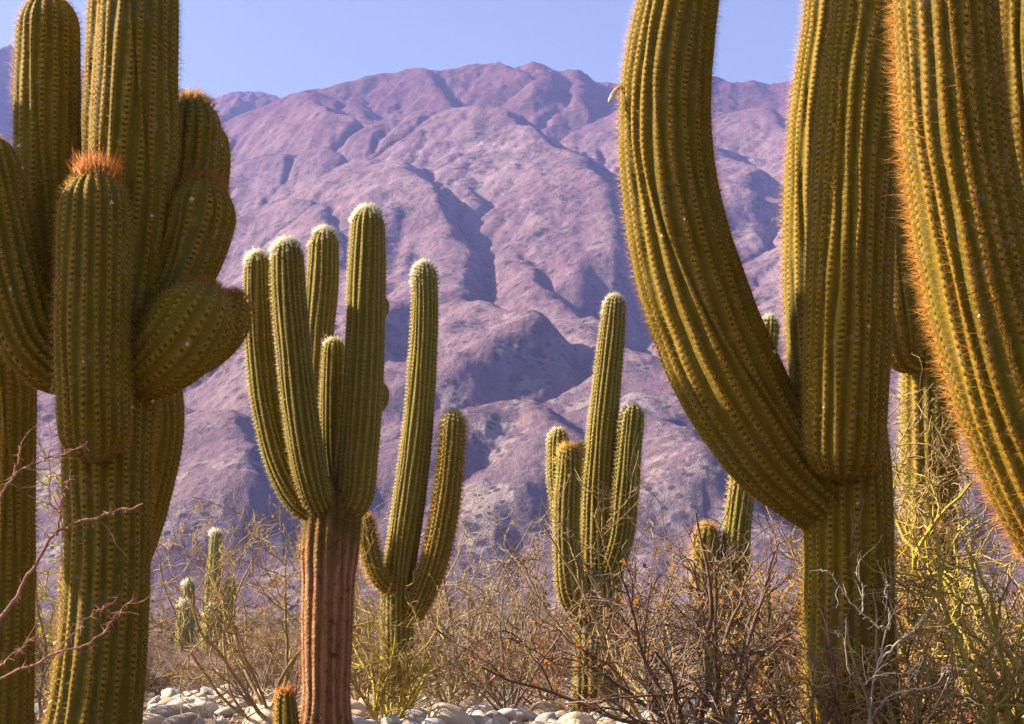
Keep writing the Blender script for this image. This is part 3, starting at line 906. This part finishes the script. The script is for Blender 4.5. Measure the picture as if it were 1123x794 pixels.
def shrub(name, loc, label, height, bark, twig_bark=None, leaf=None, stems=6, spread=.7, density=1.0, lean=(0, 0), seed=1,
          r0=.014, tw=.0026, zig=.22, leaf_n=0, leaf_s=.02, group=None, levels=3, thorns=0, cat="shrub", step=.07, kids=(7, 6), up=.12):
    rng = np.random.default_rng(seed)
    r0 *= 1.35; tw *= 1.25
    root = empty(name, loc, label, cat, group)
    for k in range(stems):
        W, T, Lf = Wood(), Wood(), Wood()
        a = 2 * math.pi * (k + rng.uniform(-.3, .3)) / stems
        sp = spread * rng.uniform(.35, 1.15)
        d = np.array((math.cos(a) * sp + lean[0], math.sin(a) * sp + lean[1], 1.0))
        L = height * rng.uniform(.75, 1.15)
        P, R = grow(np.array((rng.normal(0, .04), rng.normal(0, .04), -.06)), d, L, r0 * rng.uniform(.7, 1.2), rng, zig * .55, up * .6, step * 1.3, .25)
        W.tube(P, R, 6)
        for _ in range(max(1, int(kids[0] * density))):
            i = int(rng.uniform(.18, .98) * (len(P) - 1))
            dd = (P[min(i + 1, len(P) - 1)] - P[max(i - 1, 0)]); dd /= np.linalg.norm(dd)
            d1 = dd + rng.normal(0, .75, 3); l1 = height * rng.uniform(.22, .5)
            P1, R1 = grow(P[i], d1, l1, max(R[i] * .6, tw * 1.4), rng, zig, up, step, .35)
            W.tube(P1, R1, 5)
            for _ in range(max(1, int(kids[1] * density))):
                i1 = int(rng.uniform(.1, 1.0) * (len(P1) - 1))
                dd = P1[min(i1 + 1, len(P1) - 1)] - P1[max(i1 - 1, 0)]; dd /= np.linalg.norm(dd)
                d2 = dd + rng.normal(0, .85, 3); l2 = height * rng.uniform(.08, .24)
                P2, R2 = grow(P1[i1], d2, l2, max(R1[i1] * .5, tw), rng, zig * 1.2, up, step * .7, .5)
                T.tube(P2, R2, 3)
                for _ in range(thorns):
                    q = P2[rng.integers(len(P2))]
                    T.tube(np.array([q, q + rng.normal(0, .012, 3), q + rng.normal(0, .03, 3)]), [tw * .8, tw * .5, tw * .1], 3)
                if levels > 2 and rng.random() < .55:
                    for _ in range(2):
                        i2 = rng.integers(1, len(P2))
                        d3 = rng.normal(0, 1, 3) + np.array((0, 0, .3))
                        P3, R3 = grow(P2[i2], d3, l2 * rng.uniform(.3, .6), tw * .8, rng, zig * 1.2, up, step * .6, .5)
                        T.tube(P3, R3, 3)
                        if leaf_n and rng.random() < leaf_n * 2.2:
                            for _ in range(rng.integers(1, 4)):
                                Lf.leaf(P3[rng.integers(len(P3))], rng.normal(0, 1, 3), leaf_s * rng.uniform(.6, 1.4), rng)
        st = link("stem", W.mesh("stem"), bark, root)
        if T.n: link("twigs", T.mesh("twigs"), twig_bark or bark, st, kind="stuff")
        if Lf.n: link("leaves", Lf.mesh("leaves"), leaf, st, kind="stuff")
    return root


def copy_tree(o, parent=None):
    c = o.copy(); COL.objects.link(c)
    if parent is not None: c.parent = parent
    for ch in list(o.children): copy_tree(ch, c)
    return c


def gp(u, Y):
    p = at(u, 690, Y)
    return (float(p[0]), Y, gz(p[0], Y))


# height in metres that a shrub needs so that it reaches photo row v
def reach(v, Y): return float(at(561, v, Y)[2])


# foreground tangle at the right
shrub("shrub", gp(800, 9.6), "bare dark thorny shrub with rusty leaves, left of the huge cactus trunk", 1.5, B_DARK, B_DARK, L_ORANGE, 8, .85, 1.0, (-.12, -.05), 21, r0=.017, tw=.0030, leaf_n=.22, leaf_s=.030)
shrub("shrub", gp(872, 9.0), "dense brown shrub with orange leaves hugging the huge cactus trunk", 1.25, B_DARK, B_TAN, L_ORANGE, 7, .6, 1.2, (-.05, .0), 22, r0=.013, tw=.0028, leaf_n=.42, leaf_s=.034)
shrub("shrub", gp(722, 12.4), "leaning bare shrub with long arching dark branches before the centre cactus", 1.7, B_TAN, B_GREY, L_ORANGE, 7, .75, .85, (.28, 0), 23, r0=.014, tw=.0032, leaf_n=.14, leaf_s=.03)
shrub("shrub", gp(845, 12.5), "twiggy shrub with yellow leaves behind the dark thorny tangle", 1.7, B_TAN, B_TAN, L_YELLOW, 7, .7, .85, (0, 0), 24, r0=.013, tw=.0035, leaf_n=.30, leaf_s=.034)
shrub("shrub", gp(600, 15.6), "reddish-twigged shrub with a few yellow leaves, beside the centre cactus base", 1.2, B_RED, B_RED, L_YELLOW, 6, .7, .75, (.05, 0), 25, r0=.011, tw=.0035, leaf_n=.16, leaf_s=.034)
shrub("shrub", gp(680, 14.2), "brown dead twigs clinging round the lower stems of the centre cactus", 1.9, B_TAN, B_TAN, L_BROWN, 5, .32, .9, (-.06, -.02), 26, r0=.010, tw=.0036, leaf_n=.3, leaf_s=.034)
shrub("shrub", gp(560, 15.0), "dry pinkish-grey shrub between the slender cactus and the centre cactus", 1.6, B_GREY, B_TAN, None, 7, .85, .9, (-.05, 0), 27, r0=.012, tw=.0036)
shrub("shrub", gp(515, 16.5), "pale golden twiggy shrub spreading right of the slender leaning cactus", 2.0, B_TAN, B_PALE, L_BROWN, 8, .75, 1.0, (.22, 0), 28, r0=.014, tw=.0036, leaf_n=.1, leaf_s=.03)
shrub("shrub", gp(425, 13.4), "yellow-green barked shrub in front of the slender leaning cactus", 1.2, B_GREEN, B_TAN, L_YELLOW, 8, .7, 1.15, (.10, 0), 29, r0=.016, tw=.0032, leaf_n=.10, leaf_s=.028)
shrub("shrub", gp(300, 13.0), "bare brown shrub with long arching branches left of the red-barked cactus", 2.0, B_TAN, B_TAN, L_ORANGE, 8, .8, 1.0, (-.25, 0), 30, r0=.014, tw=.0030, leaf_n=.12, leaf_s=.028)
shrub("shrub", gp(395, 16.0), "twiggy shrub peeping out right behind the red bark trunk", 2.0, B_TAN, B_TAN, L_BROWN, 6, .45, 1.0, (0, 0), 31, r0=.012, tw=.0034, leaf_n=.1, leaf_s=.03)
# right edge: green-barked shrub
shrub("shrub", gp(1085, 9.0), "green-barked leafless shrub with crooked stems at the right edge", 1.9, B_GREEN, B_GREEN, L_YELLOW, 8, .55, 1.15, (0, 0), 32, r0=.022, tw=.0034, zig=.34, leaf_n=.05, leaf_s=.024)
shrub("shrub", gp(1150, 10.5), "golden tangled shrub behind the green-barked one at the right edge", 1.9, B_GREEN, B_TAN, L_YELLOW, 7, .7, 1.2, (-.15, 0), 33, r0=.016, tw=.0034, zig=.3, leaf_n=.08, leaf_s=.024)
shrub("shrub", gp(1022, 10.6), "dry twigs climbing the tall trunk between the two right-hand cacti", 2.5, B_TAN, B_TAN, L_BROWN, 8, .16, 1.3, (0, 0), 34, r0=.011, tw=.0034, zig=.34, leaf_n=.12, leaf_s=.024)
shrub("shrub", gp(985, 8.3), "low dark shrub crowding the right side of the huge cactus trunk", 1.0, B_DARK, B_RED, L_ORANGE, 6, .8, 1.2, (.05, 0), 35, r0=.011, tw=.0030, leaf_n=.15, leaf_s=.028)
shrub("shrub", gp(905, 7.15), "brown tangle with rusty leaves right in front of the huge cactus trunk's foot", 1.0, B_DARK, B_TAN, L_ORANGE, 7, .75, 1.0, (0, 0), 41, r0=.011, tw=.0024, leaf_n=.22, leaf_s=.022)
shrub("shrub", gp(760, 8.4), "dark many-stemmed thorn bush filling the foreground below the sweeping arm", 1.35, B_DARK, B_GREY, L_ORANGE, 10, .85, .9, (-.05, 0), 42, r0=.014, tw=.0028, leaf_n=.10, leaf_s=.026)
shrub("shrub", gp(1000, 7.4), "golden bare shrub between the dead branch and the green-barked shrub", 1.15, B_TAN, B_TAN, L_YELLOW, 7, .7, .95, (.05, 0), 43, r0=.012, tw=.0026, leaf_n=.08, leaf_s=.022)
shrub("shrub", gp(1100, 7.6), "sunlit yellow-green thorn bush lowest at the right edge", 1.4, B_GREEN, B_TAN, None, 7, .7, 1.0, (0, 0), 44, r0=.016, tw=.0028, zig=.32)
shrub("shrub", gp(560, 16.2), "low greyish twiggy shrub with rusty leaves, left of the centre cactus's foot", 1.0, B_RED, B_GREY, L_ORANGE, 6, .8, .8, (-.1, 0), 45, r0=.010, tw=.0032, leaf_n=.08, leaf_s=.028)
shrub("shrub", gp(490, 15.2), "low leafless tan shrub just right of the yellow-green barked shrub", 1.25, B_TAN, B_GREY, None, 8, .85, 1.1, (.1, 0), 46, r0=.011, tw=.0030)
shrub("shrub", gp(285, 15.5), "wide bare shrub in front of the small far cacti", .95, B_GREY, B_TAN, L_ORANGE, 8, .9, .9, (0, 0), 47, r0=.011, tw=.0034, leaf_n=.06, leaf_s=.028)
# left edge
shrub("shrub", gp(45, 13.0), "pale green leafy shrub behind the left cactus, by the edge trunk", 1.9, B_GREY, B_GREEN, L_YELLOW, 7, .5, 1.1, (0, 0), 36, r0=.012, tw=.0034, leaf_n=.5, leaf_s=.036)


# white dead branch in front of the huge cactus
def drawn(name, loc_uY, label, paths, mat, r_px, cat, thorns=0, seed=3, twigs=0, root_v=None):
    rng = np.random.default_rng(seed)
    root = empty(name, gp(*loc_uY), label, cat)
    org = np.array(root.location)
    for pts in paths:
        W = Wood()
        P = np.array([at(q[0], q[1], q[2]) - org for q in pts])
        n = 14 * (len(P) - 1)
        C = catmull(P, np.linspace(1, .35, len(P)), 14)
        C[:, :3] += np.stack([fbm(np.arange(len(C)) * .21 + 31 * k + seed, np.zeros(len(C)) + len(W.V), 3, 40 + k) for k in range(3)], 1) * .008
        r0 = pts[0][3] * .72
        W.tube(C[:, :3], C[:, 3] * r0, 7)
        for _ in range(thorns * (len(P) - 1)):
            i = rng.integers(2, len(C) - 1); q = C[i, :3]
            d = rng.normal(0, 1, 3); d /= np.linalg.norm(d)
            W.tube(np.array([q, q + d * .008, q + d * rng.uniform(.014, .03)]), [.0022, .0013, .0003], 4)
        for _ in range(twigs):
            i = rng.integers(4, len(C) - 1); d = C[min(i + 1, len(C) - 1), :3] - C[i - 1, :3]; d /= np.linalg.norm(d)
            P1, R1 = grow(C[i, :3], d + rng.normal(0, .6, 3), rng.uniform(.06, .22), C[i, 3] * r0 * .55, rng, .3, .1, .03, .4)
            W.tube(P1, R1, 5)
        link("branch", W.mesh("branch"), mat, root)
    return root


drawn("dead_branch", (952, 6.9), "bleached white dead branch forking in front of the huge cactus trunk",
      [[(948, 900, 6.9, .0085), (950, 830, 6.88, .01), (955, 770, 6.85), (962, 730, 6.85), (972, 690, 6.82), (982, 672, 6.8)],
       [(962, 728, 6.85, .008), (985, 705, 6.8), (1005, 688, 6.8), (1018, 668, 6.8), (1028, 660, 6.8)],
       [(972, 690, 6.82, .007), (960, 684, 6.8), (940, 668, 6.8), (926, 650, 6.78), (908, 628, 6.75), (903, 626, 6.75)],
       [(945, 670, 6.8, .005), (947, 645, 6.8), (940, 632, 6.8), (942, 614, 6.8)],
       [(974, 690, 6.82, .006), (976, 672, 6.8), (968, 661, 6.8)], [(972, 655, 6.8, .005), (971, 648, 6.8), (973, 640, 6.8)],
       [(953, 790, 6.87, .006), (975, 765, 6.8), (1000, 757, 6.75), (1022, 752, 6.7), (1036, 737, 6.7), (1040, 728, 6.7)],
       [(1036, 738, 6.7, .006), (1042, 742, 6.7), (1018, 790, 6.65), (1012, 810, 6.6)],
       [(1005, 757, 6.75, .005), (997, 742, 6.7), (1010, 722, 6.7)]], B_PALE, 4, "branch", 3, 5, 4)
drawn("dead_branch", (935, 6.6), "small pale dead twig standing low before the huge cactus trunk",
      [[(960, 880, 6.6, .009), (955, 790, 6.6), (945, 750, 6.55), (930, 735, 6.5), (925, 700, 6.5), (912, 690, 6.5)],
       [(945, 752, 6.55, .006), (962, 742, 6.5), (985, 740, 6.5)]], B_GREY, 3, "branch", 2, 6, 4)

# thorny branch reaching in from the left edge, close to the camera
drawn("thorny_branch", (-190, 4.4), "out of focus reddish thorny branches reaching in from the left edge",
      [[(-190, 1010, 4.4, .0095), (-160, 880, 4.36, .01), (-80, 740, 4.3), (0, 598 + 80, 4.26), (26, 640, 4.25), (55, 594, 4.24), (76, 577, 4.24), (112, 566, 4.22), (157, 553, 4.2)],
       [(64, 585, 4.24, .0045), (66, 560, 4.24), (72, 535, 4.24), (76, 520, 4.24)],
       [(-160, 880, 4.36, .0085), (-100, 700, 4.35), (-40, 600, 4.33), (0, 545, 4.3), (17, 517, 4.3), (23, 490, 4.3)],
       [(17, 518, 4.3, .004), (45, 506, 4.29), (70, 498, 4.28), (95, 485, 4.27)],
       [(-150, 900, 4.36, .006), (-80, 790, 4.2), (0, 744, 4.12), (50, 722, 4.1), (100, 704, 4.08), (128, 678, 4.06), (150, 652, 4.05)],
       [(60, 718, 4.1, .003), (85, 690, 4.1), (110, 668, 4.1), (128, 655, 4.1)],
       [(-150, 920, 4.36, .0045), (-60, 800, 4.2), (0, 730, 4.1), (30, 705, 4.1), (60, 690, 4.1)]], B_RED, 5, "branch", 9, 7, 3)

# ------------------------------------------------------------------ background scrub
variants = []
for k in range(5):
    v = shrub("dry_shrub", (0, 0, 0), "dry grey shrub", 1.5, [B_GREY, B_GREY, B_TAN, B_GREY, B_RED][k], [B_GREY, B_RED, B_GREY, B_TAN, B_GREY][k], L_BROWN, 6, .75, 1.15, (0, 0), 60 + k, r0=.016, tw=.0060, leaf_n=.10, leaf_s=.05)
    variants.append(v)
rng = np.random.default_rng(77)
ZONES = [  # photo span, depth span, count, label, group
    (-60, 340, 19, 50, 84, "dry grey shrub in the far thicket left of the red-barked cactus", "far shrubs left of the red-barked cactus"),
    (340, 620, 21, 52, 34, "dry grey shrub in the far thicket behind the slender leaning cactus", "far shrubs behind the slender cactus"),
    (620, 900, 20, 52, 34, "dry grey shrub in the far thicket behind the centre cactus", "far shrubs behind the centre cactus"),
    (900, 1200, 16, 52, 34, "dry grey shrub in the far thicket behind the right-hand cacti", "far shrubs behind the right-hand cacti")]
used = 0
for (u0, u1, y0, y1, n, lab, grp) in ZONES:
    for k in range(n):
        Y = y0 + (y1 - y0) * rng.random() ** 1.5
        u = u0 + (u1 - u0) * (k + rng.random()) / n
        o = variants[used] if used < len(variants) else copy_tree(variants[rng.integers(len(variants))])
        used += 1
        o.location = gp(u, Y)
        o.rotation_euler = (0, 0, rng.uniform(0, 6.28))
        sc = rng.uniform(.6, .95) * (0.80 + Y / 120) * (.62 if u < 340 else 1) * (.6 if 175 < u < 275 else 1)
        o.scale = (sc, sc, sc * rng.uniform(.8, 1.05))
        o["label"] = lab; o["group"] = grp


def far_scrub():
    """The wooded flat that runs on to the mountain's foot: low crowns of fine faces."""
    rng = np.random.default_rng(5)
    V, Q = [], []
    n = 2600
    Y = 60 * (1100 / 60.0) ** rng.random(n)
    X = rng.uniform(-.46, .46, n) * Y
    for x, y in zip(X, Y):
        h = rng.uniform(.8, 2.6) * (1 + y / 900); w = h * rng.uniform(.6, 1.3)
        m = 60 if y < 200 else 26
        c = rng.normal(0, .42, (m, 3)); c[:, 2] = np.abs(c[:, 2]) * .9
        c = c * np.array((w, w, h)) + np.array((x, y, np.clip((y - 60) / 900, 0, 3) * 2.0))
        a = rng.normal(0, 1, (m, 3)); b = rng.normal(0, 1, (m, 3))
        s = (.11 if y < 200 else .26) * (1 + y / 500)
        a *= s; b *= s * .35
        k = len(V) * 4
        V.append(np.stack([c - a, c + b, c + a, c - b], 1).reshape(-1, 3))
    V = np.concatenate(V)
    Q = np.arange(len(V)).reshape(-1, 4)
    link("far_scrub", mesh_np("far_scrub", V, quads=Q, smooth=False), mat_leaf("scrub_leaf", c4(.15, .105, .085), c4(.23, .17, .14)), kind="stuff")


far_scrub()

# ------------------------------------------------------------------ stones
def stone_mesh(k):
    rng = np.random.default_rng(100 + k)
    n, m = 18, 26
    th = np.linspace(0, math.pi, n); ph = np.linspace(0, 2 * math.pi, m, endpoint=False)
    TH, PH_ = np.meshgrid(th, ph, indexing='ij')
    D = np.stack([np.sin(TH) * np.cos(PH_), np.sin(TH) * np.sin(PH_), np.cos(TH)], -1)
    r = np.ones(TH.shape)
    for _ in range(9):      # flattened facets
        a = rng.normal(0, 1, 3); a /= np.linalg.norm(a)
        c = rng.uniform(.62, .95)
        dt = D @ a
        r = np.minimum(r, np.where(dt > .05, c / np.maximum(dt, .05), 9))
    ker = r.copy()
    for _ in range(2):
        ker = (ker + np.roll(ker, 1, 1) + np.roll(ker, -1, 1) + np.vstack([ker[:1], ker[:-1]]) + np.vstack([ker[1:], ker[-1:]])) / 5
    V = D * ker[..., None] * np.array((1, rng.uniform(.65, .9), rng.uniform(.5, .75)))
    I = np.arange(n * m).reshape(n, m); J = np.roll(I, -1, 1)
    Q = np.stack([I[:-1], I[1:], J[1:], J[:-1]], -1).reshape(-1, 4)
    return mesh_np("stone", V.reshape(-1, 3), quads=Q)


def mat_stone(name, a, b):
    m = NT(name)
    ob = m.coord("Object")
    rnd = m.n("ShaderNodeObjectInfo").outputs["Random"]
    n1 = m.noise(ob, 2.2, 5, .65); n2 = m.noise(ob, 14, 4, .7)
    c = m.mix(m.ramp(m.math('ADD', n1, m.math('MULTIPLY', m.math('SUBTRACT', rnd, .5), .5)), .3, .7), a, b)
    c = m.mix(m.math('MULTIPLY', m.ramp(n2, .55, .7), .4), c, c4(.22, .16, .13))
    return m.done(m.princ(c, .85, m.bump(m.math('ADD', n1, n2), .35, .05), .2))


SM = [mat_stone("stone_pale", c4(.40, .345, .32), c4(.58, .52, .48)), mat_stone("stone_tan", c4(.42, .31, .22), c4(.55, .44, .33)), mat_stone("stone_grey", c4(.27, .22, .19), c4(.44, .37, .32))]
protos = []
for k in range(12):
    me = stone_mesh(k); me.materials.append(SM[(0, 0, 1, 0, 2, 0, 1, 0, 2, 0, 0, 1)[k]]); protos.append(me)
BEDS = [
    (-30, 75, 12.6, 17, 22, "pale rounded stone on the ground beside the left edge trunk", "stones by the left edge trunk"),
    (135, 335, 12.6, 19, 95, "pale rounded stone in the stony bed between the left cactus and the red trunk", "stones left of the red trunk"),
    (380, 640, 12.6, 15.8, 105, "pale rounded stone in the row right of the red trunk", "stones right of the red trunk"),
    (640, 800, 12.6, 15.5, 52, "pale rounded stone under the shrubs below the centre cactus", "stones below the centre cactus"),
    (800, 1130, 12.4, 15, 24, "pale rounded stone under the tangled shrubs at the right", "stones under the right-hand shrubs")]
rng = np.random.default_rng(9)
for (u0, u1, y0, y1, n, lab, grp) in BEDS:
    for k in range(n):
        Y = y0 + (y1 - y0) * rng.random() ** 1.2
        u = rng.uniform(u0, u1)
        x, y, z = gp(u, Y)
        o = bpy.data.objects.new("stone", protos[rng.integers(12)])
        COL.objects.link(o)
        s = float(np.clip(rng.lognormal(-2.35, .50), .04, .27))
        o.location = (x, y, z + s * .28)
        o.scale = (s, s, s)
        o.rotation_euler = (rng.uniform(-.35, .35), rng.uniform(-.35, .35), rng.uniform(0, 6.28))
        tag(o, lab, "stone", grp)


def gravel():
    """Small chips, grit and broken twigs lying between the stones."""
    rng = np.random.default_rng(12)
    n = 9000
    Y = 11.5 + 14 * rng.random(n) ** 1.3
    X = rng.uniform(-.40, .40, n) * Y
    base = np.array([(1, 0, 0), (-1, 0, 0), (0, 1, 0), (0, -1, 0), (0, 0, 1), (0, 0, -1)], float)
    T = np.array(((4, 0, 2), (4, 2, 1), (4, 1, 3), (4, 3, 0), (5, 2, 0), (5, 1, 2), (5, 3, 1), (5, 0, 3)))
    s = np.clip(rng.lognormal(-4.0, .5, n), .008, .06)
    V = base[None] * rng.uniform(.55, 1.2, (n, 6, 1)) * s[:, None, None] * np.array((1, .8, .6))
    a = rng.uniform(0, 6.28, n); c, d = np.cos(a)[:, None], np.sin(a)[:, None]
    V = np.stack([V[..., 0] * c - V[..., 1] * d, V[..., 0] * d + V[..., 1] * c, V[..., 2]], -1)
    near = np.clip(1 - Y / 120, 0, 1)
    Z = fbm(X * .35, Y * .35, 4, 5) * .07 * near + fbm(X * 2.2, Y * 2.2, 3, 9) * .02 * near
    V += np.stack([X, Y, Z + s * .3], -1)[:, None]
    Tr = (np.arange(n)[:, None, None] * 6 + T[None]).reshape(-1, 3)
    link("gravel", mesh_np("gravel", V.reshape(-1, 3), tris=Tr, smooth=False), SM[1], kind="stuff")
    W = Wood()
    for _ in range(700):
        y = 11.5 + 12 * rng.random(); x = rng.uniform(-.38, .38) * y
        P, Rr = grow(np.array((x, y, gz(x, y) + .012)), np.array((rng.normal(), rng.normal(), .03)), rng.uniform(.08, .4), .005, rng, .2, .0, .05, .5)
        W.tube(P, Rr, 4)
    link("twig_litter", W.mesh("twig_litter"), B_GREY, kind="stuff")


gravel()
